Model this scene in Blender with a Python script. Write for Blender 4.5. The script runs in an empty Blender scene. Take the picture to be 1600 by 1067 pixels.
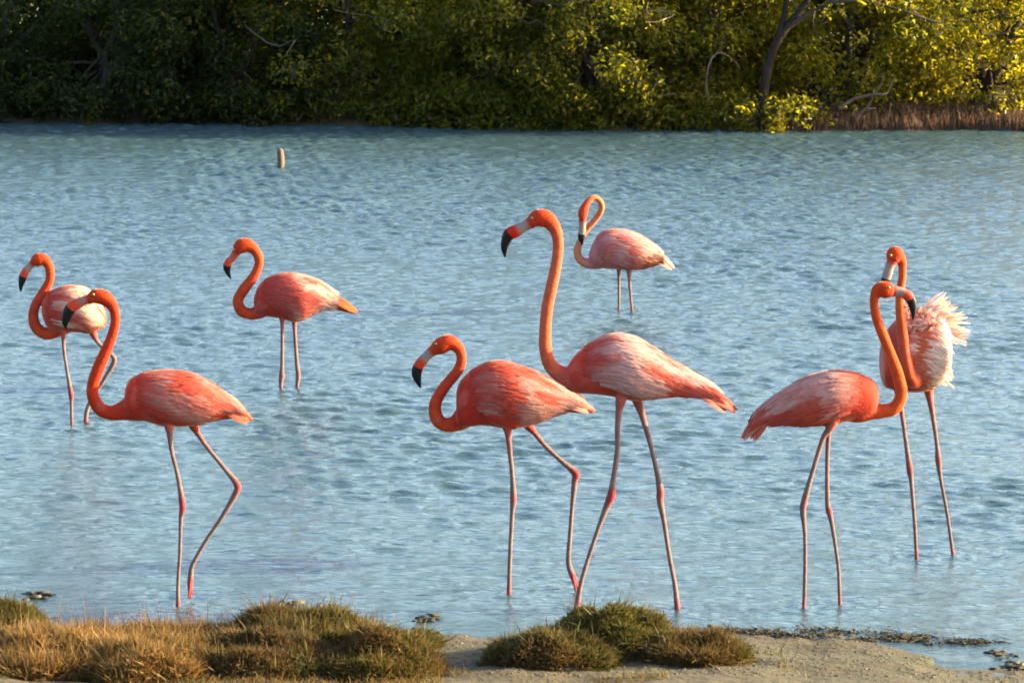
import bpy, math, random
import numpy as np
from mathutils import Vector

random.seed(7)
rng = np.random.default_rng(7)
scene = bpy.context.scene
col = scene.collection
R = math.radians

# ------------------------------------------------------------------ camera
FPX, CX, CY = 6000.0, 800.0, 533.5          # focal length and centre in photo pixels
CAM_H, PITCH = 2.9, R(7.9)
cam_d = bpy.data.cameras.new('camera')
cam_d.sensor_width = 36.0
cam_d.lens = 36.0 * FPX / 1600.0
cam_d.clip_start, cam_d.clip_end = 0.5, 3000.0
cam_d.dof.use_dof = True
cam_d.dof.focus_distance = 14.6
cam_d.dof.aperture_fstop = 20.0
cam = bpy.data.objects.new('camera', cam_d)
cam.location = (0, 0, CAM_H)
cam.rotation_euler = (R(90) - PITCH, 0, 0)
col.objects.link(cam)
scene.camera = cam

# ------------------------------------------------------------------ light
SUN_AZ, SUN_EL = R(86), R(17)               # azimuth from the view direction towards the right
world = bpy.data.worlds.new('World')
scene.world = world
world.use_nodes = True
wn = world.node_tree.nodes
sky = wn.new('ShaderNodeTexSky')
sky.sky_type = 'NISHITA'
sky.sun_disc = False
sky.sun_elevation = SUN_EL
sky.sun_rotation = SUN_AZ
sky.altitude = 0
sky.air_density, sky.dust_density, sky.ozone_density = 0.95, 2.9, 1.0
bg = wn['Background']
bg.inputs['Strength'].default_value = 0.118
world.node_tree.links.new(sky.outputs['Color'], bg.inputs['Color'])
sun_d = bpy.data.lights.new('sun', 'SUN')
sun_d.energy = 5.0
sun_d.angle = R(0.53)
sun_d.color = (1.0, 0.80, 0.46)
sun = bpy.data.objects.new('sun', sun_d)
to_sun = Vector((math.cos(SUN_EL) * math.sin(SUN_AZ), math.cos(SUN_EL) * math.cos(SUN_AZ), math.sin(SUN_EL)))
sun.rotation_euler = to_sun.to_track_quat('Z', 'Y').to_euler()
sun.location = (20, 10, 15)
col.objects.link(sun)

scene.view_settings.view_transform = 'Standard'
scene.view_settings.look = 'None'
scene.view_settings.exposure = 2.88
scene.view_settings.gamma = 1.0
scene.view_settings.use_curve_mapping = False
scene.render.engine = 'CYCLES'
scene.cycles.use_denoising = True
scene.cycles.filter_width = 1.8
scene.cycles.max_bounces = 8
scene.cycles.transparent_max_bounces = 8

# ------------------------------------------------------------------ helpers
FWD = np.array([0, math.cos(PITCH), -math.sin(PITCH)])
UP = np.array([0, math.sin(PITCH), math.cos(PITCH)])
EYE = np.array([0, 0, CAM_H])

def ray(px, py):
    return np.array([(px - CX) / FPX, 0, 0]) + UP * (-(py - CY) / FPX) + FWD

def on_z(px, py, z=0.0):
    d = ray(px, py)
    return EYE + d * ((z - CAM_H) / d[2])

def on_plane(px, py, Y):
    d = ray(px, py)
    return EYE + d * (Y / d[1])

def mpp(Y):                                  # metres per photo pixel at distance Y
    return Y / FPX / math.cos(PITCH)

def catmull(P, n):
    P = np.asarray(P, float)
    k = len(P)
    t = np.linspace(0, k - 1, n)
    i = np.minimum(t.astype(int), k - 2)
    u = (t - i)[:, None]
    p0 = P[np.maximum(i - 1, 0)]; p1 = P[i]; p2 = P[i + 1]; p3 = P[np.minimum(i + 2, k - 1)]
    return 0.5 * (2 * p1 + (p2 - p0) * u + (2 * p0 - 5 * p1 + 4 * p2 - p3) * u ** 2 + (3 * p1 - p0 - 3 * p2 + p3) * u ** 3)

def smoothstep(a, b, x):
    t = np.clip((np.asarray(x, float) - a) / (b - a), 0, 1)
    return t * t * (3 - 2 * t)

class Geo:
    """collects verts, faces and per-vertex colours for ONE mesh"""
    def __init__(self):
        self.v, self.f, self.c, self.n = [], [], [], 0
    def add(self, V, F, C=(1, 1, 1)):
        V = np.asarray(V, float)
        C = np.asarray(C, float)
        if C.ndim == 1:
            C = np.tile(C, (len(V), 1))
        self.v.append(V); self.c.append(C)
        self.f.append((np.asarray(F, int) + self.n))
        self.n += len(V)
    def build(self, name, mat, parent=None, smooth=True):
        V = np.concatenate(self.v); C = np.concatenate(self.c)
        me = bpy.data.meshes.new(name)
        me.vertices.add(len(V))
        me.vertices.foreach_set('co', V.astype(np.float32).ravel())
        sizes, flat = [], []
        for F in self.f:
            if len(F):
                sizes.append(np.full(len(F), F.shape[1])); flat.append(F.ravel())
        sizes = np.concatenate(sizes); flat = np.concatenate(flat)
        me.loops.add(len(flat))
        me.loops.foreach_set('vertex_index', flat.astype(np.int32))
        me.polygons.add(len(sizes))
        st = np.concatenate([[0], np.cumsum(sizes)[:-1]])
        me.polygons.foreach_set('loop_start', st.astype(np.int32))
        me.polygons.foreach_set('loop_total', sizes.astype(np.int32))
        me.polygons.foreach_set('use_smooth', np.full(len(sizes), smooth))
        me.update(calc_edges=True)
        me.validate()
        a = me.attributes.new('col', 'FLOAT_COLOR', 'POINT')
        a.data.foreach_set('color', np.concatenate([C, np.ones((len(C), 1))], 1).astype(np.float32).ravel())
        if mat: me.materials.append(mat)
        o = bpy.data.objects.new(name, me)
        col.objects.link(o)
        if parent is not None:
            o.parent = parent
            if parent.type == 'EMPTY' or True:
                o.matrix_parent_inverse = world_mat(parent).inverted()
        return o

def world_mat(o):
    m = o.matrix_basis.copy()
    if o.parent:
        m = world_mat(o.parent) @ o.matrix_parent_inverse @ m
    return m

def tag(o, label=None, cat=None, group=None, kind=None):
    if label: o['label'] = label
    if cat: o['category'] = cat
    if group: o['group'] = group
    if kind: o['kind'] = kind
    return o

def empty(name, loc):
    o = bpy.data.objects.new(name, None)
    o.location = loc
    o.empty_display_size = 0.1
    col.objects.link(o)
    return o

def tube(P, r, seg=10, ry=1.0, cap=True):
    """tube along P (n,3) with radii r; ry flattens the second frame axis"""
    P = np.asarray(P, float); r = np.asarray(r, float)
    n = len(P)
    T = np.gradient(P, axis=0)
    T /= np.linalg.norm(T, axis=1)[:, None] + 1e-12
    ref = np.array([0, 1.0, 0])
    if abs(T[0] @ ref) > 0.9: ref = np.array([1.0, 0, 0])
    a = np.linspace(0, 2 * math.pi, seg, endpoint=False)
    rings = []
    B = ref
    for i in range(n):
        B = B - T[i] * (B @ T[i]); B /= np.linalg.norm(B)
        N = np.cross(B, T[i])
        rings.append(P[i] + r[i] * (np.outer(np.cos(a), N) + ry * np.outer(np.sin(a), B)))
    V = np.concatenate(rings)
    F = []
    for i in range(n - 1):
        for j in range(seg):
            k = (j + 1) % seg
            F.append((i * seg + j, i * seg + k, (i + 1) * seg + k, (i + 1) * seg + j))
    F = np.array(F)
    if cap:
        V = np.concatenate([V, P[:1], P[-1:]])
        c0, c1 = n * seg, n * seg + 1
        tri = [(c0, (j + 1) % seg, j, j) for j in range(seg)] + [(c1, (n - 1) * seg + j, (n - 1) * seg + (j + 1) % seg) * 1 for j in range(seg)]
        T3 = np.array([(c0, (j + 1) % seg, j) for j in range(seg)] + [(c1, (n - 1) * seg + j, (n - 1) * seg + (j + 1) % seg) for j in range(seg)])
        return V, F, T3
    return V, F, np.zeros((0, 3), int)

def add_tube(g, P, r, c=(1, 1, 1), seg=10, ry=1.0):
    V, F, T3 = tube(P, r, seg, ry)
    C = np.asarray(c, float)
    if C.ndim == 2:
        n = len(P)
        C = np.concatenate([np.repeat(C, seg, 0), C[:1], C[-1:]])
    n0 = g.n
    g.add(V, F, C)
    g.f.append(T3 + n0)

def ico(sub=1):
    import bmesh
    bm = bmesh.new()
    bmesh.ops.create_icosphere(bm, subdivisions=sub, radius=1)
    V = np.array([v.co[:] for v in bm.verts]); F = np.array([[v.index for v in f.verts] for f in bm.faces])
    bm.free()
    return V, F
ICO1, ICO2 = ico(1), ico(2)

def vnoise(x, y, s=0):                       # smooth 2-D value noise, 0..1
    x = np.asarray(x, float); y = np.asarray(y, float)
    xi, yi = np.floor(x).astype(np.int64), np.floor(y).astype(np.int64)
    xf, yf = x - xi, y - yi
    def h(a, b):
        q = (a * 374761393 + b * 668265263 + s * 974634777) & 0x7fffffff
        q = ((q ^ (q >> 13)) * 1274126177) & 0x7fffffff
        return ((q ^ (q >> 16)) & 0xffff) / 65535.0
    u, v = xf * xf * (3 - 2 * xf), yf * yf * (3 - 2 * yf)
    return (h(xi, yi) * (1 - u) + h(xi + 1, yi) * u) * (1 - v) + (h(xi, yi + 1) * (1 - u) + h(xi + 1, yi + 1) * u) * v

# ------------------------------------------------------------------ materials
def material(name):
    m = bpy.data.materials.new(name)
    m.use_nodes = True
    nt = m.node_tree
    return m, nt, nt.nodes, nt.links, nt.nodes['Principled BSDF']

def col_material(name, rough=0.6, noise=None, amount=0.25, bump=0.0, bump_scale=None, transl=0.0, spec=0.3, sheen=0.0, tint=(1.0, 1.0, 1.0)):
    """colour comes from the mesh's own 'col' attribute, broken up by noise"""
    m, nt, N, L, p = material(name)
    at = N.new('ShaderNodeAttribute'); at.attribute_name = 'col'
    out = at.outputs['Color']
    tc = N.new('ShaderNodeTexCoord')
    if noise:
        mp = N.new('ShaderNodeMapping'); mp.inputs['Scale'].default_value = noise
        L.new(tc.outputs['Object'], mp.inputs['Vector'])
        nz = N.new('ShaderNodeTexNoise'); nz.inputs['Scale'].default_value = 1.0; nz.inputs['Detail'].default_value = 5
        L.new(mp.outputs['Vector'], nz.inputs['Vector'])
        mr = N.new('ShaderNodeMapRange')
        mr.inputs['From Min'].default_value, mr.inputs['From Max'].default_value = 0.25, 0.75
        mr.inputs['To Min'].default_value, mr.inputs['To Max'].default_value = 1 - amount, 1 + amount
        L.new(nz.outputs['Fac'], mr.inputs['Value'])
        mx = N.new('ShaderNodeMix'); mx.data_type = 'RGBA'; mx.blend_type = 'MULTIPLY'; mx.inputs['Factor'].default_value = 1
        L.new(out, mx.inputs[6]); L.new(mr.outputs['Result'], mx.inputs[7])
        out = mx.outputs[2]
        if bump:
            n2 = N.new('ShaderNodeTexNoise'); n2.inputs['Scale'].default_value = 1.0; n2.inputs['Detail'].default_value = 4
            mp2 = N.new('ShaderNodeMapping'); mp2.inputs['Scale'].default_value = bump_scale or noise
            L.new(tc.outputs['Object'], mp2.inputs['Vector']); L.new(mp2.outputs['Vector'], n2.inputs['Vector'])
            b = N.new('ShaderNodeBump'); b.inputs['Strength'].default_value = bump; b.inputs['Distance'].default_value = 0.01
            L.new(n2.outputs['Fac'], b.inputs['Height']); L.new(b.outputs['Normal'], p.inputs['Normal'])
    L.new(out, p.inputs['Base Color'])
    p.inputs['Roughness'].default_value = rough
    p.inputs['Specular IOR Level'].default_value = spec
    p.inputs['Sheen Weight'].default_value = sheen
    p.inputs['Sheen Roughness'].default_value = 0.24
    p.inputs['Sheen Tint'].default_value = (1.0, 0.82, 0.52, 1)
    if transl:
        tr = N.new('ShaderNodeBsdfTranslucent')
        tm = N.new('ShaderNodeMix'); tm.data_type = 'RGBA'; tm.blend_type = 'MULTIPLY'; tm.inputs['Factor'].default_value = 1
        tm.inputs[7].default_value = tint + (1,)
        L.new(out, tm.inputs[6]); L.new(tm.outputs[2], tr.inputs['Color'])
        ms = N.new('ShaderNodeMixShader'); ms.inputs['Fac'].default_value = transl
        L.new(p.outputs[0], ms.inputs[1]); L.new(tr.outputs[0], ms.inputs[2])
        L.new(ms.outputs[0], N['Material Output'].inputs['Surface'])
    return m

M_PLUMAGE = col_material('plumage', 0.8, (34, 34, 34), 0.22, 0.3, (90, 90, 160), 0.0, 0.06, 0.42)
M_FEATHER = col_material('feather', 0.7, (40, 120, 120), 0.16, 0.25, (60, 200, 200), 0.25, 0.10, 0.2)
M_BILL = col_material('bill', 0.45, (80, 80, 80), 0.15, spec=0.12)
M_EYE = col_material('eye', 0.15, None, spec=0.6)
M_LEAF = col_material('mangrove_leaf', 0.42, (9, 9, 9), 0.3, transl=0.58, spec=0.25, tint=(3.0, 2.7, 0.9))
M_BARK = col_material('bark', 0.95, (20, 20, 6), 0.45, 0.8, (40, 40, 10), spec=0.03)
M_BLADE = col_material('grass_blade', 0.65, (14, 14, 14), 0.3, transl=0.35, spec=0.15, tint=(1.5, 1.3, 1.0))
M_THATCH = col_material('thatch', 0.95, (40, 40, 40), 0.4, 0.8, (90, 90, 90))
M_WRACK = col_material('wrack', 0.6, (60, 60, 60), 0.4, 0.6, (120, 120, 120), spec=0.08)
M_STONE = col_material('pebble', 0.8, (50, 50, 50), 0.3, 0.4, (120, 120, 120))
M_WOOD = col_material('weathered_wood', 0.85, (60, 60, 12), 0.4, 0.6, (120, 120, 20))
M_GROUND = col_material('ground', 0.95, (5, 9, 5), 0.28, 0.9, (38, 38, 38))

def water_material():
    m, nt, N, L, p = material('lagoon_water')
    tc = N.new('ShaderNodeTexCoord')
    def nz(scale, detail):
        mp = N.new('ShaderNodeMapping'); mp.inputs['Scale'].default_value = scale
        mp.inputs['Rotation'].default_value = (0, 0, 0.12)
        L.new(tc.outputs['Object'], mp.inputs['Vector'])
        t = N.new('ShaderNodeTexNoise'); t.inputs['Scale'].default_value = 1; t.inputs['Detail'].default_value = detail
        L.new(mp.outputs['Vector'], t.inputs['Vector'])
        return t.outputs['Fac']
    big = nz((0.5, 0.35, 1), 3)
    mx = N.new('ShaderNodeMix'); mx.data_type = 'RGBA'
    L.new(big, mx.inputs['Factor'])
    mx.inputs[6].default_value = (0.021, 0.043, 0.053, 1)
    mx.inputs[7].default_value = (0.031, 0.057, 0.068, 1)
    L.new(mx.outputs[2], p.inputs['Base Color'])
    p.inputs['Roughness'].default_value = 0.07
    p.inputs['IOR'].default_value = 1.333
    p.inputs['Specular IOR Level'].default_value = 0.5
    b = N.new('ShaderNodeBump'); b.inputs['Strength'].default_value = 0.78; b.inputs['Distance'].default_value = 0.012
    L.new(nz((20, 48, 22), 5), b.inputs['Height'])
    L.new(b.outputs['Normal'], p.inputs['Normal'])
    return m
M_WATER = water_material()

# ------------------------------------------------------------------ shoreline, ground, water
sh_px = [(-400, 968), (0, 975), (250, 985), (600, 992), (720, 998), (860, 997), (1000, 990), (1120, 990), (1260, 998), (1360, 1010), (1450, 1026), (1520, 1038), (1600, 1050), (1900, 1085)]
sh = np.array([on_z(x, y)[:2] for x, y in sh_px])
fb_px = [(-300, 189), (0, 192), (300, 194), (600, 199), (900, 203), (1200, 205), (1600, 203), (1900, 201)]
fb = np.array([on_z(x, y)[:2] for x, y in fb_px])

def near_shore(x):
    return np.interp(x, sh[:, 0], sh[:, 1]) + 0.05 * (vnoise(x * 3.1, x * 0 + 2.2) - .5) + 0.03 * (vnoise(x * 11, x * 0 + 7) - .5)

def far_shore(x):
    return np.interp(x, fb[:, 0], fb[:, 1]) + 0.3 * (vnoise(x * 1.3, x * 0 + 4) - .5) + 0.12 * (vnoise(x * 5, x * 0 + 9) - .5)

def ground_z(x, y):
    u = near_shore(x) - y
    a = np.where(u > 0, 0.055 * u + 0.05 * np.maximum(u - 0.9, 0), 0.10 * u)
    a = np.minimum(a, 1.3)
    v = y - far_shore(x)
    b = np.where(v > 0, np.minimum(0.22 * v, 0.35) + 0.004 * np.maximum(v - 2, 0), 0.25 * v)
    z = np.maximum(np.maximum(a, b), -0.4)
    z = z + (0.022 * (vnoise(x * 4, y * 5, 3) - .5) + 0.010 * (vnoise(x * 17, y * 17, 5) - .5)) * (z > -0.2)
    return z

def lines(segs):
    out = []
    for a, b, n in segs: out.append(np.linspace(a, b, n, endpoint=False))
    return np.concatenate(out + [[segs[-1][1]]])

def grid(xs, ys):
    X, Y = np.meshgrid(xs, ys)
    nx, ny = len(xs), len(ys)
    i = np.arange(nx * ny).reshape(ny, nx)
    F = np.stack([i[:-1, :-1].ravel(), i[:-1, 1:].ravel(), i[1:, 1:].ravel(), i[1:, :-1].ravel()], 1)
    return X, Y, F

X, Y, F = grid(lines([(-600, -40, 14), (-40, -4, 40), (-4, 4, 300), (4, 40, 40), (40, 600, 14)]),
               lines([(-80, 4, 20), (4, 11.5, 30), (11.5, 14.5, 160), (14.5, 33, 24), (33, 40, 80), (40, 80, 20), (80, 900, 20)]))
Z = ground_z(X, Y)
sand = np.array([0.036, 0.026, 0.011]); wet = np.array([0.030, 0.024, 0.014]); mud = np.array([0.055, 0.042, 0.028]); soil = np.array([0.10, 0.085, 0.045])
u = near_shore(X) - Y
w = smoothstep(-0.02, 0.16, u + 0.12 * (vnoise(X * 8, Y * 8, 8) - .5))[..., None]
C = wet * (1 - w) + sand * w
pt = (smoothstep(0.42, 0.72, vnoise(X * 4.5, Y * 11, 11)) * 0.8 + 0.25 * vnoise(X * 21, Y * 33, 12))[..., None]
C = C * (1 - pt) + np.array([0.034, 0.031, 0.014]) * pt
fw = smoothstep(20, 30, Y)[..., None]
C = C * (1 - fw) + mud * fw
fw2 = smoothstep(37, 45, Y)[..., None]
C = C * (1 - fw2) + soil * fw2
g = Geo(); g.add(np.stack([X, Y, Z], -1).reshape(-1, 3), F, C.reshape(-1, 3))
tag(g.build('ground', M_GROUND), 'sandy near shore with wet edge and muddy far bank of the lagoon', kind='structure')

xs = lines([(-150, -8, 30), (-8, -5.2, 50), (-5.2, 5.2, 560), (5.2, 8, 50), (8, 150, 30)])
ys = np.concatenate([lines([(11, 12.9, 12)])[:-1], np.cumsum(np.concatenate([[12.9], np.linspace(0.014, 0.027, 1160)]))])
ys = ys[ys < 36.3]
X, Y, F = grid(xs, ys)
Z = np.zeros_like(X)
wr = np.random.default_rng(21)
for k in range(90):
    lam = math.exp(wr.uniform(math.log(0.055), math.log(0.24)))
    ang = wr.normal(R(86), R(29))
    slope = 0.025 * (1.0 if lam < 0.18 else 0.7)
    kx, ky = 2 * math.pi / lam * math.cos(ang), 2 * math.pi / lam * math.sin(ang)
    ph = kx * X + ky * Y + wr.uniform(0, 6.28) + 1.3 * np.sin(X * 0.9 / lam * 0.15 + k) + 1.1 * np.sin(Y * 0.8 / lam * 0.12 + 2 * k)
    Z += slope * lam / (2 * math.pi) * np.sin(ph)
mod = 0.42 + 1.1 * vnoise(X * 0.55, Y * 0.33, 2) * (0.5 + 1.0 * vnoise(X * 1.5, Y * 1.1, 4))
calm = 0.30 + 0.70 * smoothstep(0.3, 3.5, Y - near_shore(X))
edge = smoothstep(150, 5.5, np.abs(X)) * smoothstep(7.9, 5.4, np.abs(X))
Z *= mod * calm * edge * (1 + 0.9 * smoothstep(22, 33, Y))
feet = [(112, 661), (134, 660), (278, 944), (297, 931), (439, 606), (464, 607), (795, 924), (902, 921), (901, 951), (1058, 954), (967, 486), (987, 486), (1256, 949), (1312, 943), (1432, 871), (1489, 867), (438, 262)]
for k, (fx, fy) in enumerate(feet):          # small rings where legs break the surface
    c = on_z(fx, fy)
    d = np.hypot(X - c[0], Y - c[1])
    Z += 0.0042 * np.sin(2 * math.pi * d / 0.075 + k) * np.exp(-d / 0.16) * smoothstep(0.0, 0.03, d)
g = Geo(); g.add(np.stack([X, Y, Z], -1).reshape(-1, 3), F)
tag(g.build('lagoon_water', M_WATER), 'rippled blue lagoon water reflecting the sky', kind='structure')

# ------------------------------------------------------------------ flamingos
S_RED = (0.28, 0.024, 0.006); S_NECK = (0.29, 0.034, 0.010); S_BODY = (0.28, 0.026, 0.014); S_PALE = (0.36, 0.18, 0.15)
S_WHITE = (0.58, 0.42, 0.33); LEG = (0.105, 0.068, 0.063); JOINT = (0.16, 0.022, 0.024); FACE = (0.22, 0.165, 0.145)
BILL = (0.32, 0.03, 0.010); BILL_PALE = (0.16, 0.122, 0.108); BLACK = (0.006, 0.006, 0.007)

def remesh(g, voxel, iters=3):
    o = g.build('tmp', None)
    md = o.modifiers.new('r', 'REMESH'); md.mode = 'VOXEL'; md.voxel_size = voxel; md.use_smooth_shade = True
    ms = o.modifiers.new('s', 'SMOOTH'); ms.factor = 0.5; ms.iterations = iters
    dg = bpy.context.evaluated_depsgraph_get()
    dg.update()
    me = bpy.data.meshes.new_from_object(o.evaluated_get(dg), depsgraph=dg)
    n = len(me.vertices)
    V = np.empty(n * 3, np.float32); me.vertices.foreach_get('co', V); V = V.reshape(-1, 3)
    old = o.data
    bpy.data.objects.remove(o); bpy.data.meshes.remove(old)
    return me, V

class Body:
    """lofted trunk of a bird: stations (x, top, bottom) in photo pixels on the plane at distance Y"""
    def __init__(self, st, Y, fat, maxb, tail=None):
        K = [(x, (t + b) / 2, (b - t) / 2) for x, t, b in st]
        if tail is not None:
            lx, ly, lh = K[-1]
            for f, k in ((0.38, 0.74), (0.72, 0.40), (0.9, 0.16)):
                K.append((lx + (tail[0] - lx) * f, ly + (tail[1] - ly) * f ** 1.15, lh * k))
        S = catmull(K, 40)
        self.c = np.array([on_plane(x, y, Y) for x, y, _ in S])
        m = mpp(Y)
        self.a = np.maximum(S[:, 2] * m, 0.004)
        self.b = np.minimum(self.a * fat, maxb)
        seg = np.linalg.norm(np.diff(self.c, axis=0), axis=1)
        self.len = seg.sum()
        self.t = np.linspace(0, 1, 40)
        self.arc = np.concatenate([[0], np.cumsum(seg)]) / self.len
    def at(self, s, phi, off=0.0):
        s = np.asarray(s, float); phi = np.asarray(phi, float)
        cs = np.stack([np.interp(s, self.arc, self.c[:, k]) for k in range(3)], -1)
        a = np.interp(s, self.arc, self.a) + off; b = np.interp(s, self.arc, self.b) + off
        P = cs.copy()
        P[..., 2] += a * np.sin(phi)
        P[..., 1] -= b * np.cos(phi)         # phi 0 faces the camera side, 90 is the back's ridge, 180 the far side
        return P
    def mesh(self, g):
        n, seg = 40, 28
        ph = np.linspace(0, 2 * math.pi, seg, endpoint=False)
        V = np.concatenate([self.at(np.full(seg, self.arc[i]), ph) for i in range(n)])
        F = [(i * seg + j, i * seg + (j + 1) % seg, (i + 1) * seg + (j + 1) % seg, (i + 1) * seg + j) for i in range(n - 1) for j in range(seg)]
        V = np.concatenate([V, self.c[:1], self.c[-1:]])
        T3 = [(n * seg, (j + 1) % seg, j) for j in range(seg)] + [(n * seg + 1, (n - 1) * seg + j, (n - 1) * seg + (j + 1) % seg) for j in range(seg)]
        n0 = g.n
        g.add(V, np.array(F)); g.f.append(np.array(T3) + n0)

def feather(g, P, width, nrm, c0, c1, camber=0.25, shape=None):
    """one feather: rows of three verts along the quill P, rounded across, pointed at the tip"""
    n = len(P)
    T = np.gradient(P, axis=0); T /= np.linalg.norm(T, axis=1)[:, None] + 1e-12
    W = np.cross(T, nrm); W /= np.linalg.norm(W, axis=1)[:, None] + 1e-12
    t = np.linspace(0, 1, n)
    prof = shape if shape is not None else np.sin(np.pi * np.clip(0.18 + 0.82 * t, 0, 1)) ** 0.55
    prof = np.maximum(prof, 0.04)
    h = width * prof
    V = np.stack([P - W * h[:, None], P + nrm * (camber * h)[:, None], P + W * h[:, None]], 1).reshape(-1, 3)
    C = np.asarray(c0)[None] * (1 - t[:, None]) + np.asarray(c1)[None] * t[:, None]
    C = np.repeat(C, 3, 0)
    F = []
    for i in range(n - 1):
        a = 3 * i
        F += [(a, a + 1, a + 4, a + 3), (a + 1, a + 2, a + 5, a + 4)]
    g.add(V, np.array(F), C)

def mix(a, b, t):
    return tuple(np.asarray(a) * (1 - t) + np.asarray(b) * t)

def build_bird(sp):
    r_ = np.random.default_rng(sp['seed'])
    Yp = on_z(sp['x0'], sp['water'])[1]
    m = mpp(Yp)
    base = on_z(sp['x0'], sp['water'])
    root = empty('flamingo', tuple(base))
    tag(root, sp['label'], 'flamingo', 'flamingos wading in the shallow lagoon')
    neck_c, head_c, body_c = sp.get('neck_c', S_NECK), sp.get('head_c', S_RED), sp.get('body_c', S_BODY)
    g = Geo()
    samp_p, samp_r, samp_c = [], [], []
    body = Body(sp['body'], Yp, sp.get('fat', 0.9), sp.get('maxb', 0.115), sp['tail'] if sp.get('taper', True) else None)
    body.mesh(g)
    samp_p.append(body.c); samp_r.append(np.minimum(body.a, 0.2)); tk = smoothstep(0.78, 0.9, body.arc)[:, None] if sp.get('taper', True) else np.zeros((40, 1)); samp_c.append(np.asarray(body_c) * (1 - tk) + np.asarray(sp.get('tail_c', S_NECK)) * tk)
    # neck and head
    nk = catmull([(q[0], q[1], q[2] / 2, q[3] if len(q) > 3 else 0.0) for q in sp['neck']], 90)
    P = np.array([on_plane(x, y, Yp + o) for x, y, _, o in nk])
    rr = nk[:, 2] * m * (1 + 0.10 * (vnoise(np.linspace(0, 14, 90), np.full(90, sp['seed'] * 1.7), 3) - .5))
    add_tube(g, P, rr, seg=16, ry=sp.get('neck_flat', 0.92))
    ti = np.linspace(0, 1, 90)[:, None]
    Cn = np.asarray(body_c) * (1 - smoothstep(0.0, 0.22, ti)) + np.asarray(neck_c) * smoothstep(0.0, 0.22, ti)
    hh = smoothstep(0.72, 0.9, ti)
    Cn = Cn * (1 - hh) + np.asarray(head_c) * hh
    ff = smoothstep(0.985, 0.999, ti) * 0.6 * sp.get('palebill', 1.0)
    Cn = Cn * (1 - ff) + np.asarray(FACE) * ff
    samp_p.append(P); samp_r.append(rr); samp_c.append(Cn)
    # legs
    for lg in sp['legs']:
        off = lg['side'] * 0.042
        q = catmull([(a, b, w / 2) for a, b, w in lg['pts']], 46)
        P = np.array([on_plane(x, y, Yp + off) for x, y, _ in q])
        P[:, 1] -= off * np.clip((P[0, 2] + 0.03 - P[:, 2]) / 0.12, 0, 1) ** 0 * 0
        rr = np.maximum(q[:, 2] * m * 0.86, 0.0053)
        if not lg.get('raised'):
            ext = P[-1] + np.outer(np.linspace(0.02, 0.16, 5), np.array([0, 0, -1.0]))
            P2, r2 = np.concatenate([P, ext]), np.concatenate([rr, np.full(5, rr[-1])])
        else:
            P2, r2 = P, rr
        add_tube(g, P2, r2, seg=10)
        lt = np.linspace(0, 1, len(P))
        med = np.median(rr)
        wj = smoothstep(1.12, 1.45, rr / med) * smoothstep(0.2, 0.3, lt)
        wj = np.maximum(wj, smoothstep(0.93, 0.99, lt) * 0.7)
        if lg.get('raised'): wj = np.maximum(wj, smoothstep(0.82, 0.88, lt))
        th = 1 - smoothstep(0.0, 0.10, lt)
        Cl = np.asarray(LEG) * (1 - wj[:, None]) + np.asarray(JOINT) * wj[:, None]
        Cl = Cl * (1 - th[:, None]) + np.asarray(mix(body_c, S_PALE, 0.35)) * th[:, None]
        if len(P2) > len(P):
            Cl = np.concatenate([Cl, np.tile(JOINT, (5, 1))])
        samp_p.append(P2); samp_r.append(r2); samp_c.append(Cl)
        # thigh muscle joining the leg to the belly
        k = P[0] + np.array([0, -off * 0.25, 0.055])
        d = P[3] - P[0]; d /= np.linalg.norm(d)
        TP = np.stack([k - d * 0.03, (k + P[0]) / 2, P[0], P[5]])
        add_tube(g, catmull(TP, 9), np.interp(np.linspace(0, 1, 9), [0, .4, .75, 1], [0.035, 0.034, 0.02, rr[5]]), seg=12)
        if lg.get('thigh'):
            tq_ = catmull([(a, b, w / 2) for a, b, w in lg['thigh']], 14)
            TP = np.array([on_plane(a, b, Yp + lg['side'] * o) for (a, b, _), o in zip(tq_, np.interp(np.linspace(0, 1, 14), [0, .45, 1], [0.015, 0.058, 0.06]))])
            add_tube(g, TP, tq_[:, 2] * m, seg=14)
            samp_p.append(TP); samp_r.append(tq_[:, 2] * m * 0.8); samp_c.append(np.tile(body_c, (14, 1)))
        if lg.get('raised') or lg.get('toes'):      # three front toes and the web between them
            e = P[-1]; dd = P[-1] - P[-5]; dd /= np.linalg.norm(dd)
            for a in (-0.45, 0, 0.45):
                if lg.get('raised'):
                    v = dd + np.array([0.1 * a, a, 0]); v /= np.linalg.norm(v)
                    st = P[-8]
                    TQ = np.stack([st, st + v * 0.03, st + v * 0.06, st + v * 0.082])
                else:
                    fx = sp['face']
                    v = np.array([fx * math.cos(a), math.sin(a), -0.12])
                    st = np.array([e[0], e[1], max(e[2], 0.004)])
                    TQ = np.stack([st, st + v * 0.03, st + v * 0.055, st + v * 0.075])
                add_tube(g, catmull(TQ, 8), np.linspace(0.0075, 0.0045, 8), seg=8)
                samp_p.append(TQ); samp_r.append(np.full(4, 0.006)); samp_c.append(np.tile(JOINT, (4, 1)))
    me, V = remesh(g, 0.0042)
    # colour every vertex by the piece of anatomy it lies on
    SP, SR, SC = np.concatenate(samp_p), np.concatenate(samp_r), np.concatenate(samp_c)
    Cv = np.zeros((len(V), 3))
    for i in range(0, len(V), 4000):
        D = np.linalg.norm(V[i:i + 4000, None] - SP[None], axis=2) / SR[None]
        Wt = 1.0 / (D ** 8 + 1e-6)
        Cv[i:i + 4000] = (Wt @ SC) / Wt.sum(1, keepdims=True)
    # soft blotches of paler down over the trunk
    bl = smoothstep(0.5, 0.8, vnoise(V[:, 0] * 22 + 9, V[:, 2] * 26 + V[:, 1] * 15 + sp['seed'], 5)) * 0.12
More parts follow.
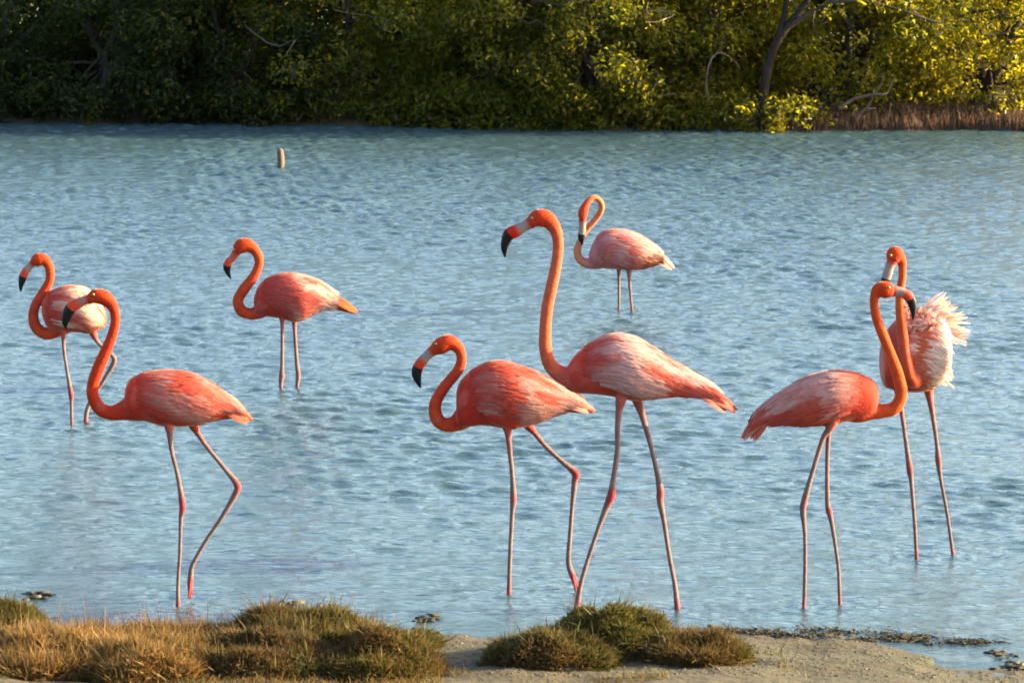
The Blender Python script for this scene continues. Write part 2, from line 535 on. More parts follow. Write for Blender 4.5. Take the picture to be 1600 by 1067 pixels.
    bl *= smoothstep(0.012, 0.03, np.interp(V[:, 0], np.sort(body.c[:, 0]), body.a[np.argsort(body.c[:, 0])]) - np.abs(V[:, 2] - np.interp(V[:, 0], np.sort(body.c[:, 0]), body.c[np.argsort(body.c[:, 0]), 2])) + 0.02)
    Cv = Cv * (1 - bl[:, None]) + np.asarray(S_PALE) * bl[:, None]
    a = me.attributes.new('col', 'FLOAT_COLOR', 'POINT')
    a.data.foreach_set('color', np.concatenate([Cv, np.ones((len(Cv), 1))], 1).astype(np.float32).ravel())
    me.materials.clear(); me.materials.append(M_PLUMAGE)
    me.name = 'body'
    ob = bpy.data.objects.new('body', me); col.objects.link(ob); ob.parent = root
    ob.matrix_parent_inverse = world_mat(root).inverted()
    # bill and its black hooked tip
    bo = sp.get('bill_off', 0.0)
    bp = np.array(sp['bill'], float)
    kb = sp['black']
    q = catmull(bp, 40)
    PB = np.array([on_plane(x, y, Yp + bo) for x, y, _ in q]); rb = q[:, 2] * m * (1 + 0.16 * np.sin(np.pi * np.linspace(0, 1, 40)) ** 2)
    cut = int(round(39 * kb / (len(bp) - 1)))
    gb = Geo()
    tt = np.linspace(0, 1, cut + 1)[:, None]
    cb = np.asarray(BILL_PALE) * (1 - smoothstep(.42, .68, tt)) + np.asarray(sp.get('bill_c', BILL)) * smoothstep(.42, .68, tt)
    k0 = 1 - smoothstep(.10, .26, tt) * sp.get('palebill', 1.0)
    k0 = np.where(tt > .42, np.minimum(k0, 1 - smoothstep(.42, .6, tt)), k0)
    cb = cb * (1 - k0) + np.asarray(head_c) * k0
    add_tube(gb, PB[:cut + 1], rb[:cut + 1], cb, 14, 0.62)
    bill = gb.build('bill', M_BILL, root)
    gt = Geo()
    add_tube(gt, PB[cut - 1:], rb[cut - 1:] * 1.02, BLACK, 14, 0.6)
    gt.build('bill_tip', M_BILL, bill)
    # eyes
    ex, ey = sp['eye']
    for sgn in (-1, 1):
        hr = sp.get('eye_r', 0.0235)
        ge = Geo()
        c = on_plane(ex, ey, Yp + bo) + np.array([0, sgn * hr, 0])
        ge.add(ICO2[0] * 0.0052 + c, ICO2[1], (0.20, 0.15, 0.045))
        e = ge.build('eye', M_EYE, root)
        gp = Geo(); gp.add(ICO1[0] * np.array([.003, .002, .003]) + c + np.array([0, sgn * 0.0045, 0]), ICO1[1], (0.01, 0.01, 0.01))
        gp.build('pupil', M_EYE, e)
    # wings: overlapping rows of feathers laid over the trunk
    pal = sp['wing']
    for side in (0, 1):
        gw = Geo()
        rows = 23
        for i in range(rows):
            s0 = 0.11 + 0.57 * (i / (rows - 1)) ** 1.05
            u_ = i / (rows - 1)
            L0 = (0.12 + 0.17 * u_ ** 1.5)
            lo = R(-6 - 34 * math.sin(math.pi * min(1, u_ * 1.05)) ** 0.8 + 22 * max(0, u_ - 0.75) / 0.25)
            hi = R(97)
            a_here = np.interp(s0, body.arc, body.a)
            nphi = max(5, int((hi - lo) * a_here / 0.0135))
            for j in range(nphi):
                ph = lo + (hi - lo) * (j + 0.5 * (i % 2) + r_.uniform(-.15, .15)) / nphi
                L = L0 * r_.uniform(0.85, 1.15) / max(body.len, .3) * 0.56
                n = 6
                L = min(L, max(0.05, sp.get('wmax', 0.92 if sp.get('taper', True) else 0.99) - s0 + r_.uniform(-.03, .03)))
                t = np.linspace(0, 1, n)
                ss = np.minimum(s0 + r_.uniform(-.012, .012) + L * t, 0.999)
                droop = sp.get('droop', -0.25) * (0.4 + u_)
                pp = ph + droop * t * L * 4
                lift = 0.0015 + 0.0025 * min(1, i / 4) + min(1, 0.3 + i / 4) * (0.006 + 0.006 * r_.random() + 0.006 * u_) * t
                Q = body.at(ss, pp)
                N0 = body.at(ss, pp, 0.02) - Q
                N0 /= np.linalg.norm(N0, axis=1)[:, None]
                Q = Q + N0 * lift[:, None]
                # colour of this feather
                k1 = vnoise(s0 * 9 + sp['seed'] * 3.1, ph * 2.6 + side * 9, 1)
                k2 = vnoise(s0 * 26 + sp['seed'], ph * 7 + side * 9, 2)
                pale = smoothstep(pal['th'] - .26, pal['th'] + .26, 0.78 * k1 + 0.22 * k2 + r_.uniform(-.05, .05) + pal.get('top', 0) * (ph - 0.4) + pal.get('rear', 0) * (u_ - 0.5))  # rear term also paints sunlight onto the hind feathers of some birds
                c = mix(pal['red'], pal['pale'], float(pale))
                if u_ > 0.6 and ph < lo + 0.75 and pal.get('edge') is not None:
                    c = mix(c, pal['edge'] if sp['seed'] != 6 or r_.random() < .55 else (0.42, 0.09, 0.012), 0.8)
                c = mix(body_c, c, float(smoothstep(-0.02, 0.2, u_)))
                c = tuple(np.clip(np.asarray(c) * r_.uniform(0.9, 1.08), 0, 0.9))
                tipc = mix(c, S_WHITE, 0.07)
                if side: 
                    Q = Q.copy(); Q[:, 1] = 2 * np.interp(ss, body.arc, body.c[:, 1]) - Q[:, 1]; N0 = N0.copy(); N0[:, 1] *= -1
                feather(gw, Q, (0.0078 + 0.0052 * u_) * r_.uniform(.85, 1.15), N0, c, tipc, 0.3)
        gw.build('wing', M_FEATHER, root)
    # tail feathers
    tx, ty = sp['tail']
    tip = on_plane(tx, ty, Yp)
    bi = int(np.searchsorted(body.arc, sp.get('tail_from', 0.86) - 0.14))
    nt_ = sp.get('tail_n', 13)
    for k in range(nt_):
        w_ = (k / (nt_ - 1) - 0.5) * 2
        gt = Geo()
        st = body.c[bi] + np.array([0, w_ * body.b[bi] * 0.55, body.a[bi] * (0.4 - 0.6 * abs(w_) * r_.uniform(.5, 1.1))])
        en = tip + np.array([(r_.uniform(-.045, .0) - 0.012 * abs(w_)) * (1 if tip[0] > st[0] else -1), w_ * 0.035, r_.uniform(-.004, .012) + 0.01 * (1 - abs(w_))])
        md = (st + en) / 2 + np.array([0, w_ * 0.008, sp.get('tail_bow', 0.008)])
        Q = catmull([st, md, en], 9)
        c = mix(sp.get('tail_c', S_NECK), sp.get('tail_c2', S_WHITE), r_.uniform(0, 0.8) ** 1.5)
        nrm = np.tile(np.array([0, -0.75 if w_ <= 0 else 0.75, 0.65]), (9, 1)); nrm /= np.linalg.norm(nrm[0])
        tq = np.linspace(0, 1, 9)
        feather(gt, Q, 0.019 * r_.uniform(.85, 1.2), nrm, c, mix(c, sp.get('tail_tip', S_WHITE), 0.12), 0.35, np.clip(1.15 * (1 - tq ** 3.2), 0.05, 1) * (0.7 + 0.3 * tq))
        gt.build('tail_feather', M_FEATHER, root)
    # raised plumes (the bird shaking out its wings)
    gs = Geo()
    for ip, (x0, y0, x1, y1, o0, o1, wd, cc) in enumerate(sp.get('plumes', [])):
        gp = Geo() if ip < 24 else gs
        a_, b_ = on_plane(x0, y0, Yp + o0), on_plane(x1, y1, Yp + o1)
        mdp = (a_ + b_) / 2 + np.array([r_.uniform(-.02, .004), 0, r_.uniform(.0, .026)])
        Q = catmull([a_, mdp, b_], 9)
        nrm = np.tile(np.array([-0.25, -0.85, 0.45]), (9, 1)); nrm /= np.linalg.norm(nrm[0])
        tq = np.linspace(0, 1, 9)
        feather(gp, Q, wd * m, nrm, cc, mix(cc, S_WHITE, 0.5), 0.3, np.clip(1.1 * (1 - tq ** 4), 0.08, 1) * (0.55 + 0.45 * tq))
        if ip < 24: gp.build('plume', M_FEATHER, root)
    if gs.n: tag(gs.build('ruffled_down', M_FEATHER, root), kind='stuff')
    return root

BIRDS = []
BIRDS.append(dict(seed=1, x0=112, water=661, face=-1, label='distant flamingo half hidden behind the head of the left front flamingo, one leg bent',
    neck=[(104, 505, 34), (92, 514, 24), (82, 520, 20), (70, 521, 19), (57, 512, 18), (52, 495, 17), (56, 476, 15.5), (67, 457, 15), (77, 439, 14), (77.5, 420, 14), (70, 407, 17), (60, 406, 21), (52, 411, 15)],
    body=[(66, 472, 494), (74, 459, 511), (90, 452, 518), (110, 450, 519), (130, 452, 520), (145, 461, 519), (157, 476, 513), (166, 492, 508)], fat=1.0, maxb=0.12,
    bill=[(52, 410, 6), (46, 417, 5.2), (40, 424, 5.4), (36, 432, 5.4), (34, 440, 4.6), (32.5, 449, 3), (33, 456, 1.0)], black=3, eye=(57, 404),
    legs=[dict(pts=[(98.5, 514, 12), (99, 530, 8), (100, 549, 6.7), (105.6, 585, 6.7), (111, 617, 10), (111.5, 630, 7), (112, 661, 6)], side=-1),
          dict(pts=[(143, 515, 14), (153, 535, 8), (174, 554, 8), (178, 566, 10.5), (162, 594, 8), (153, 608, 7.5), (137, 637, 8.5), (134, 660, 9)], side=1)],
    tail=(171, 508), tail_n=5, taper=False, wing=dict(th=0.50, red=(0.270, 0.030, 0.0204), pale=(0.470, 0.314, 0.234), rear=0.5)))  # pale feathers, whitened to the rear with painted sunlight
BIRDS.append(dict(palebill=0.6, seed=2, x0=278, water=944, face=-1, label='deep red flamingo at left lifting one bent leg behind the grass bank',
    neck=[(232, 628, 62), (210, 636, 46), (191, 642, 31), (174, 645, 24), (157, 639, 22), (146, 622, 20), (145, 602, 19), (153, 577, 19), (165, 549, 17.7), (175, 524, 16), (180, 501, 14.5), (177, 481, 17), (165, 467, 24), (151, 463, 25), (140, 467, 17)],
    body=[(196, 606, 645), (204, 591, 655), (222, 583, 657), (257, 582, 667), (295, 587, 666), (323, 599, 661), (348, 615, 652), (366, 628, 650)],
    bill=[(141, 467, 8), (131, 470, 6.8), (120, 475, 7.6), (110, 482, 7.8), (105, 493, 7), (102, 504, 5), (103, 514, 1.2)], black=3, eye=(147, 459),
    legs=[dict(pts=[(264, 660, 22), (265, 675, 13), (268, 704, 8.5), (278, 745, 8.5), (285, 790, 12.5), (283, 806, 10), (282, 822, 8), (281, 863, 7.5), (278, 911, 7.5), (278, 944, 9)], side=-1),
          dict(pts=[(297, 655, 20), (305, 671, 12), (325, 700, 9), (351, 732, 9), (370, 756, 13.5), (368, 771, 12.5), (344, 812, 9), (322, 844, 8), (301, 882, 9.5), (298, 898, 11), (297, 912, 11), (297, 930, 7)], side=1, raised=True)],
    tail=(398, 659), wing=dict(th=0.52, red=(0.277, 0.022, 0.0102), pale=(0.284, 0.111, 0.095), rear=0.25, top=0.05), tail_c=(0.301, 0.031, 0.007), tail_c2=(0.346, 0.196, 0.140), neck_c=(0.277, 0.021, 0.0068)))
BIRDS.append(dict(palebill=0.25, seed=3, x0=452, water=606, face=-1, label='rosy flamingo with bright orange tail standing alone in water left of centre',
    neck=[(425, 470, 46), (412, 482, 30), (400, 489, 21), (389, 490, 19), (377, 485, 18.5), (372, 469, 16.5), (382, 451, 16.5), (397, 431, 15), (404.6, 411, 14), (400, 394, 15.5), (388, 384, 21), (377, 385, 23), (370, 392, 17)],
    body=[(397, 464, 484), (402, 450, 492), (410, 440, 493), (420, 434, 495), (438, 430, 498), (456, 430, 503), (474, 433, 502), (490, 438, 492), (507, 447, 486), (522, 458, 484)], fat=0.95,
    bill=[(370, 393, 7), (364, 402, 5.4), (358, 408, 5.2), (355, 415, 5.4), (355, 421, 4.8), (357, 428, 3.3), (361, 436, 1.0)], black=3, eye=(374, 383),
    legs=[dict(pts=[(441, 494, 14), (441, 506, 8), (441, 537, 7.2), (440.6, 572, 8), (440, 587, 10.5), (439, 598, 8.5), (439, 606, 7)], side=-1),
          dict(pts=[(460, 494, 16), (460, 508, 8.5), (461.6, 537, 7.2), (464, 570, 8), (466, 585, 10), (465, 596, 8.5), (464, 607, 7)], side=1)],
    tail=(561, 491), tail_from=0.82, wmax=0.80, wing=dict(th=0.56, red=(0.263, 0.026, 0.0204), pale=(0.395, 0.242, 0.195), rear=0.75), tail_c=(0.301, 0.023, 0.003), tail_c2=(0.317, 0.115, 0.041), tail_tip=(0.307, 0.032, 0.006), body_c=(0.263, 0.025, 0.0170)))  # rear whitening puts sun on the back into the feather colour
BIRDS.append(dict(seed=4, x0=797, water=924, face=-1, label='flamingo with neck curled in an S, stepping just in front of the tall one',
    neck=[(752, 628, 74), (732, 646, 46), (712, 661, 28), (694, 663, 22.5), (682, 652, 21), (680, 632, 20), (690, 611, 19), (704, 593, 17.5), (716, 578, 17), (721, 561, 16.5), (716, 544, 18), (702, 535, 25), (688, 541, 26), (676, 548, 17)],
    body=[(713, 612, 660), (718, 597, 668), (730, 583, 668), (750, 572, 665), (770, 568, 667), (794, 570, 671), (818, 578, 668), (842, 588, 662), (866, 602, 652), (886, 614, 645)], fat=0.88,
    bill=[(677, 547, 8.5), (668, 555, 7.2), (659, 565, 7.4), (653, 574, 7.2), (651, 584, 7), (653, 594, 5.3), (657, 606, 1.2)], black=3, eye=(681, 536), bill_c=(0.285, 0.025, 0.008),
    legs=[dict(pts=[(792, 660, 26), (794, 679, 13), (797, 710, 9.5), (800.5, 745, 9.5), (802, 778, 13), (801, 792, 11), (800, 806, 9), (797, 863, 8.5), (795, 925, 9)], side=-1, thigh=[(748, 624, 46), (770, 637, 46), (795, 653, 34), (810, 665, 18)]),
          dict(pts=[(818, 655, 24), (831, 671, 12), (851.5, 696, 9.5), (877, 720, 9.5), (899, 739, 15), (898, 751, 13), (894.5, 786, 9), (891, 831, 9), (888, 874, 10), (891, 890, 12), (897, 905, 12), (902, 920, 8)], side=1, raised=True)],
    tail=(934, 644), wing=dict(th=0.55, red=(0.285, 0.022, 0.0102), pale=(0.301, 0.143, 0.126), top=0.02, rear=0.2), tail_c=(0.293, 0.033, 0.014), tail_c2=(0.346, 0.204, 0.167), body_c=(0.270, 0.022, 0.0136)))
BIRDS.append(dict(seed=5, x0=985, water=954, face=-1, label='tallest flamingo with its neck stretched straight up, striding near the shore bush',
    neck=[(935, 588, 54), (915, 590, 50), (896, 591, 36), (875, 584, 27), (859, 569, 22), (852, 543, 20), (852, 513, 19), (854.5, 484, 19), (861, 451, 18.5), (868, 418, 18), (872, 385, 17), (868, 360, 19), (856, 344, 27), (842, 341, 29), (829, 347, 19)],
    body=[(884, 577, 607), (892, 563, 612), (903, 550, 615), (924, 535, 616), (957, 525, 620), (990, 530, 627), (1022, 548, 625), (1055, 570, 621), (1080, 584, 622), (1104, 598, 626)], fat=0.9, maxb=0.125,
    bill=[(831, 347, 10), (819, 354, 8), (806, 361, 9), (796, 366, 8.4), (791, 375, 6.8), (788, 387, 5.2), (789, 402, 1.2)], black=3, eye=(831, 340), bill_c=(0.277, 0.009, 0.003),
    legs=[dict(pts=[(972, 615, 26), (968, 636, 15), (965, 668, 11), (964.6, 704, 10.5), (958, 751, 11), (955, 774, 16.5), (947, 793, 12.5), (934, 828, 9), (918, 876, 9), (907, 914, 9.5), (901, 949, 12)], side=-1),
          dict(pts=[(992, 615, 26), (1001, 641, 14), (1017, 697, 9.5), (1028, 745, 11), (1031.5, 767, 14.5), (1031.5, 783, 13.5), (1038, 818, 9.5), (1046, 869, 9), (1054, 911, 9.5), (1058.6, 953, 12)], side=1)],
    tail=(1155, 644), tail_from=0.84, wing=dict(th=0.42, red=(0.277, 0.021, 0.0119), pale=(0.329, 0.179, 0.170), top=0.04, rear=-0.05, edge=(0.263, 0.011, 0.004)), tail_c=(0.285, 0.024, 0.012), tail_c2=(0.337, 0.163, 0.140), body_c=(0.270, 0.027, 0.0170), neck_c=(0.301, 0.059, 0.0286)))
BIRDS.append(dict(palebill=0.9, seed=6, x0=976, water=486, face=-1, label='pale pink flamingo farthest out, neck looped over with its bill against its breast',
    neck=[(944, 404, 34, 0), (930, 411, 21, 0), (916, 411, 15.5, 0), (905, 404, 13.5, .01), (902, 391, 12, .02), (907, 376, 10.6, .03), (915.4, 360, 10.2, .035), (927.7, 345.7, 10.3, .03), (937, 333, 9.6, .015), (940, 321, 9.4, 0), (934, 311, 9.4, -.015), (925, 310, 10, -.025), (916, 319, 12, -.035), (911, 332, 16, -.035), (910, 343, 12, -.035)],
    body=[(920, 396, 412), (926, 380, 416), (934, 368, 418), (946, 362, 420), (963, 361, 421), (985, 364, 423), (1002, 371, 422), (1018, 382, 418), (1031, 392, 414)], fat=0.95,
    bill=[(910, 343, 5.8), (910, 352, 5), (909.5, 360, 5), (908.5, 367, 4.8), (908, 374, 4), (910, 383, 1)], black=3, bill_off=-.035, eye=(909, 333), eye_r=0.026, bill_c=BILL_PALE,
    legs=[dict(pts=[(967, 417, 12), (967, 428, 7), (967, 455, 5.6), (967, 486, 5.2)], side=1),
          dict(pts=[(982, 415, 14), (983, 427, 9), (984, 447, 6), (987.5, 486, 5.2)], side=-1)],
    tail=(1056, 421), tail_from=0.8, wmax=0.84, wing=dict(th=0.40, red=(0.285, 0.036, 0.0289), pale=(0.334, 0.170, 0.153), rear=0.3, edge=(0.032, 0.006, 0.004)), tail_c=(0.337, 0.170, 0.126), tail_c2=(0.346, 0.222, 0.181), body_c=(0.272, 0.088, 0.088), neck_c=(0.323, 0.106, 0.042), head_c=(0.285, 0.027, 0.0119)))
BIRDS.append(dict(seed=7, x0=1282, water=948, face=1, label='flamingo facing right with its neck crossing in front of the ruffled one',
    neck=[(1325, 630, 60), (1345, 640, 42), (1362, 642, 29), (1380, 642, 24), (1398, 637, 22), (1408, 617, 20), (1404, 590, 18.5), (1394, 560, 17), (1381, 527, 16.5), (1369, 495, 15), (1366, 468, 15), (1372, 453, 21), (1384, 453, 27), (1396, 455, 19)],
    body=[(1372, 606, 632), (1365, 594, 646), (1347, 585, 653), (1314, 581, 661), (1278, 588, 667), (1245, 601, 666), (1215, 620, 664), (1189, 641, 665)], fat=0.95,
    bill=[(1395, 455, 9), (1405, 456, 7.4), (1415, 460, 7.2), (1422, 467, 6.6), (1425.5, 476, 6), (1427, 487, 4.4), (1426.5, 500, 1.1)], black=3, eye=(1388, 448), bill_c=(0.285, 0.028, 0.012),
    legs=[dict(pts=[(1302, 656, 24), (1296, 670, 15), (1285, 687, 10), (1268, 742, 9.5), (1256.7, 783, 13), (1254.6, 800, 12), (1257.6, 835, 8.3), (1258, 889, 8.3), (1256, 949, 8)], side=-1),
          dict(pts=[(1298, 658, 22), (1295, 675, 11), (1292.7, 714, 9), (1292.7, 780, 9.5), (1295, 797, 12.7), (1298, 810, 10), (1303.5, 841, 8), (1310, 889, 7.6), (1312, 942, 7.6)], side=1)],
    tail=(1156, 688), tail_bow=0.02, tail_from=0.84, wing=dict(th=0.45, red=(0.277, 0.025, 0.0136), pale=(0.326, 0.163, 0.144), top=0.10, rear=0.0, edge=(0.270, 0.014, 0.006)), tail_c=(0.270, 0.025, 0.014), tail_c2=(0.329, 0.163, 0.147), neck_c=(0.291, 0.041, 0.0099), body_c=(0.277, 0.027, 0.0153)))
pl = []
pr = np.random.default_rng(88)
for k in range(230):
    t = pr.random()
    ang = R(60 - 66 * t) + pr.normal(0, .09)
    L = 74 * (1 - 0.22 * t) * pr.uniform(.45, 1.0)
    x0, y0 = 1444 + 18 * t + pr.uniform(-8, 8), 508 + 20 * t + pr.uniform(-8, 8)
    pl.append((x0, y0, x0 + L * math.cos(ang) * 0.9, y0 - L * math.sin(ang) * 0.78 + 2, pr.uniform(-.08, .06), pr.uniform(-.08, .11), pr.uniform(1.4, 3.0), mix((0.48, 0.21, 0.15), (0.60, 0.42, 0.35), pr.random())))
for k in range(90):
    x0, y0 = pr.uniform(1405, 1466), pr.uniform(494, 560)
    pl.append((x0, y0, x0 + pr.uniform(4, 20), y0 - pr.uniform(0, 24), -0.10, -0.125, pr.uniform(1.6, 3.2), mix((0.44, 0.09, 0.04), (0.54, 0.32, 0.25), pr.random())))
for k in range(44):
    x0, y0 = pr.uniform(1462, 1478), pr.uniform(520, 592)
    pl.append((x0, y0, x0 + pr.uniform(8, 16), y0 + pr.uniform(6, 22), pr.uniform(-.12, -.05), pr.uniform(-.08, -.02), pr.uniform(2.2, 4), mix((0.5, 0.25, 0.19), (0.6, 0.43, 0.36), pr.random())))
BIRDS.append(dict(seed=8, x0=1446, water=870, face=-1, label='flamingo facing the camera with ruffled pale wing feathers raised behind its neck',
    neck=[(1436, 575, 52, -.03), (1428, 590, 36, -.09), (1421, 586, 24, -.13), (1417, 570, 21, -.14), (1413, 544, 19.5, -.13), (1409, 511, 18, -.12), (1406, 478, 16, -.11), (1407, 452, 14.5, -.1), (1410, 426, 13, -.1), (1408, 407, 17, -.1), (1399, 397, 26, -.11), (1394, 408, 20, -.12)],
    body=[(1377, 545, 590), (1382, 525, 604), (1394, 508, 609), (1412, 497, 612), (1432, 488, 614), (1450, 486, 611), (1466, 493, 602), (1477, 510, 588), (1484, 530, 566)], fat=1.6, maxb=0.13,
    bill=[(1394, 407, 8.5), (1390, 417, 7), (1387, 427, 6.6), (1384, 437, 6.2), (1382, 446, 4.4), (1382, 453, 1)], black=3, bill_off=-.125, eye=(1391, 398), eye_r=0.024, bill_c=BILL_PALE,
    legs=[dict(pts=[(1404, 598, 26), (1405, 620, 14), (1409.7, 650, 9), (1416, 695, 8.5), (1421.5, 734, 12.5), (1424, 755, 8.5), (1429, 816, 7.7), (1432, 871, 7.4)], side=-1),
          dict(pts=[(1450, 600, 26), (1452, 618, 15), (1457.5, 650, 9.5), (1464, 695, 8.5), (1466, 719, 12), (1470, 749, 7.6), (1480, 803, 7), (1489, 867, 7.4)], side=1)],
    tail=(1492, 540), tail_n=5, taper=False, wing=dict(th=0.44, red=(0.360, 0.056, 0.0238), pale=(0.540, 0.370, 0.292), rear=0.9), tail_c=(0.346, 0.196, 0.175), plumes=pl, neck_c=(0.301, 0.049, 0.0117), body_c=(0.285, 0.035, 0.0238)))  # pale plumage, its sunlit right side painted whiter through the rear weight
for sp in BIRDS:
    build_bird(sp)

# ------------------------------------------------------------------ wooden stake
p0 = on_z(438.5, 262)
g = Geo()
mp_ = mpp(p0[1])
hs = np.array([-0.2, 0.0, 0.04, 0.09, 0.13, 0.15, 0.158]); rs = np.array([5.6, 5.5, 5.6, 5.4, 5.0, 3.8, 1.5]) * mp_
P = np.stack([p0[0] + 0.004 * np.sin(hs * 30), np.full(7, p0[1]), hs], 1)
add_tube(g, catmull(P, 20), catmull(rs[:, None], 20)[:, 0], (0.075, 0.056, 0.038), 12)
tag(g.build('wooden_stake', M_WOOD), 'small weathered wooden stake standing in the open water', 'stake')

# ------------------------------------------------------------------ mangrove bank
def leaves(g, ctr, nrm, L, Wd, C, r):
    """diamond leaves folded along the midrib"""
    n = len(ctr)
    d = r.normal(size=(n, 3)); d -= nrm * (d * nrm).sum(1)[:, None]; d /= np.linalg.norm(d, axis=1)[:, None]
    s = np.cross(nrm, d)
    b = ctr - d * L[:, None] / 2; t = ctr + d * L[:, None] / 2
    fold = nrm * (Wd * 0.35)[:, None]
    l = ctr - d * (L * .08)[:, None] + s * Wd[:, None] / 2 + fold; q = ctr - d * (L * .08)[:, None] - s * Wd[:, None] / 2 + fold
    V = np.stack([b, l, t, q], 1).reshape(-1, 3)
    i = np.arange(n) * 4
    F = np.concatenate([np.stack([i, i + 1, i + 2], 1), np.stack([i, i + 2, i + 3], 1)])
    g.add(V, F, np.repeat(C, 4, 0))

def crown(g, clumps, per, r, pal, Lm=0.062):
    for (c, rad) in clumps:
        n = int(per * (rad / 0.25) ** 2)
        v = r.normal(size=(n, 3)); v /= np.linalg.norm(v, axis=1)[:, None]
        rr = rad * r.random(n) ** 0.45
        ctr = np.asarray(c) + v * rr[:, None] * np.array([1.15, 1.0, 0.85])
        nr = v * 0.5 + np.array([0, -0.15, 0.55]) + r.normal(size=(n, 3)) * 0.55
        nr /= np.linalg.norm(nr, axis=1)[:, None]
        L = Lm * r.uniform(.65, 1.25, n)
        k = r.random(n)[:, None]; k2 = r.random(n)[:, None]
        C = np.asarray(pal[0]) * (1 - k) + np.asarray(pal[1]) * k
        C = np.where(k2 > 0.93, np.asarray(pal[2]), C)
        leaves(g, ctr, nr, L, L * r.uniform(.38, .52, n), C, r)

GRN_SHADED = [(0.008, 0.016, 0.003), (0.021, 0.032, 0.005), (0.05, 0.046, 0.008)]  # green leaves, darkened: the shade on the left trees is painted in
OLV = [(0.034, 0.042, 0.004), (0.085, 0.088, 0.007), (0.13, 0.10, 0.014)]  # olive leaves, midway between the painted shade and painted sun
YEL_SUNLIT = [(0.072, 0.076, 0.006), (0.135, 0.128, 0.010), (0.18, 0.13, 0.018)]  # yellower leaves, with sunlight on the right trees painted in as well

def limb(g, a, b, r0, r1, r, wob=0.06, n=12, c=(0.11, 0.09, 0.07)):
    a, b = np.asarray(a, float), np.asarray(b, float)
    k = 5
    P = np.linspace(a, b, k)
    P[1:-1] += r.normal(size=(k - 2, 3)) * wob * np.linalg.norm(b - a)
    Q = catmull(P, n)
    add_tube(g, Q, np.linspace(r0, r1, n), c, 8)
    return Q

def mangrove(px, dy, h, w, pal, label, seed, dens=185, low=0.0, bare=0.0, bark=(0.045, 0.036, 0.028), front=0.0):
    r = np.random.default_rng(seed)
    x = on_z(px, 200)[0]
    y = float(far_shore(np.array(x))) + dy
    z = float(ground_z(np.array(x), np.array(y)))
    root = empty('mangrove_tree', (x, y, z))
    tag(root, label, 'tree', 'mangrove trees along the far bank')
    gt, gc = Geo(), Geo()
    clumps = []
    BQ = []
    ns = int(r.integers(3, 5))
    for s in range(ns):
        top = np.array([x + r.uniform(-.35, .35) * w, y + r.uniform(-.25, .35) * w, z + h * r.uniform(.55, .8)])
        Q = limb(gt, (x + r.uniform(-.1, .1), y + r.uniform(-.1, .1), z - 0.1), top, 0.05 * r.uniform(.8, 1.3), 0.018, r, c=bark)
        for b in range(5):
            st = Q[int(r.integers(3, 11))]
            en = st + np.array([r.uniform(-.5, .5) * w, r.uniform(-.55, .3) * w, r.uniform(-.05, .35) * h])
            BQ.append(limb(gt, st, en, 0.02, 0.006, r, c=bark))
            clumps.append((en, r.uniform(.16, .28)))
        clumps.append((top, 0.3))
    # fill the crown's front and sides with leaf clumps, leaving gaps
    for k in range(int(105 * w * h / 3)):
        a = r.uniform(0, 2 * math.pi); q = r.random()
        zz = low + (h - low) * r.random() ** 1.35
        prof = (0.85 + 0.25 * math.sin(math.pi * min(1, zz / h) ** 0.8))
        rad = w * 0.55 * prof * (0.45 + 0.6 * q ** 0.5)
        cx_, cy_ = x + rad * math.cos(a), y + 0.75 * rad * math.sin(a) - front
        if vnoise(cx_ * 1.4 + seed, zz * 1.7 + cy_) < bare: continue
        clumps.append(((cx_, cy_, z + zz), r.uniform(.13, .27)))
    for k in range(int(24 * w) if px < 1200 else 0):                # boughs trailing down to the water
        cx_ = x + r.uniform(-.72, .72) * w
        clumps.append(((cx_, float(far_shore(np.array(cx_))) + r.uniform(-.12, .25), r.uniform(.02, .3)), r.uniform(.09, .17)))
    crown(gc, clumps, dens, r, pal)
    for k in range(13 if px > 600 else 4):       # thin bare twigs tangled in front of the leaves
        bq = BQ[int(r.integers(len(BQ)))]
        a0 = bq[int(r.integers(5, 11))]
        d0 = np.array([r.uniform(-.5, .5), r.uniform(-.75, -.1), r.uniform(-.25, .4)])
        limb(gt, a0, a0 + d0, .009 * r.uniform(.6, 1.3), .003, r, 0.14, 10, tuple(np.asarray(bark) * r.uniform(.8, 2.4)))
    # stilt roots into the water
    for k in range(7):
        a = r.uniform(math.pi, 2 * math.pi)
        e = np.array([x + math.cos(a) * r.uniform(.3, .7), y + math.sin(a) * r.uniform(.3, .6), -0.1])
        s0 = np.array([x + .1 * math.cos(a), y + .1 * math.sin(a), z + r.uniform(.25, .5)])
        mdp = (s0 + e) / 2 + np.array([0.06 * math.cos(a), .06 * math.sin(a), .1])
        add_tube(gt, catmull([s0, mdp, e], 9), np.linspace(.016, .01, 9), bark, 7)
    gt.build('trunk', M_BARK, root)
    tag(gc.build('crown', M_LEAF, root, smooth=False), kind='stuff')
    return root

mangrove(-90, 0.9, 1.90, 2.0, GRN_SHADED, 'darkest mangrove at the far left end of the bank, foliage toned almost black for shade', 11)
mangrove(150, 0.8, 1.98, 2.0, GRN_SHADED, 'shaded dark green mangrove beside the leftmost one, foliage down to the water', 12)
mangrove(335, 0.5, 1.75, 1.6, GRN_SHADED, 'green mangrove with low boughs hanging over the water, behind the wooden stake to its left', 13, front=0.15)
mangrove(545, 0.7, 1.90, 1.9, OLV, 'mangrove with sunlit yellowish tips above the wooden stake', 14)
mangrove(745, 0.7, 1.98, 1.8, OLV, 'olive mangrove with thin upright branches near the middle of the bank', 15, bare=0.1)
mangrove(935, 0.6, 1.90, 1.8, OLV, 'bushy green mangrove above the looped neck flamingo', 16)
mangrove(1110, 0.9, 1.82, 1.7, YEL_SUNLIT, 'open mangrove with pale bare limbs showing left of the dark forked trunk', 17, bare=0.1, bark=(0.08, 0.06, 0.04))
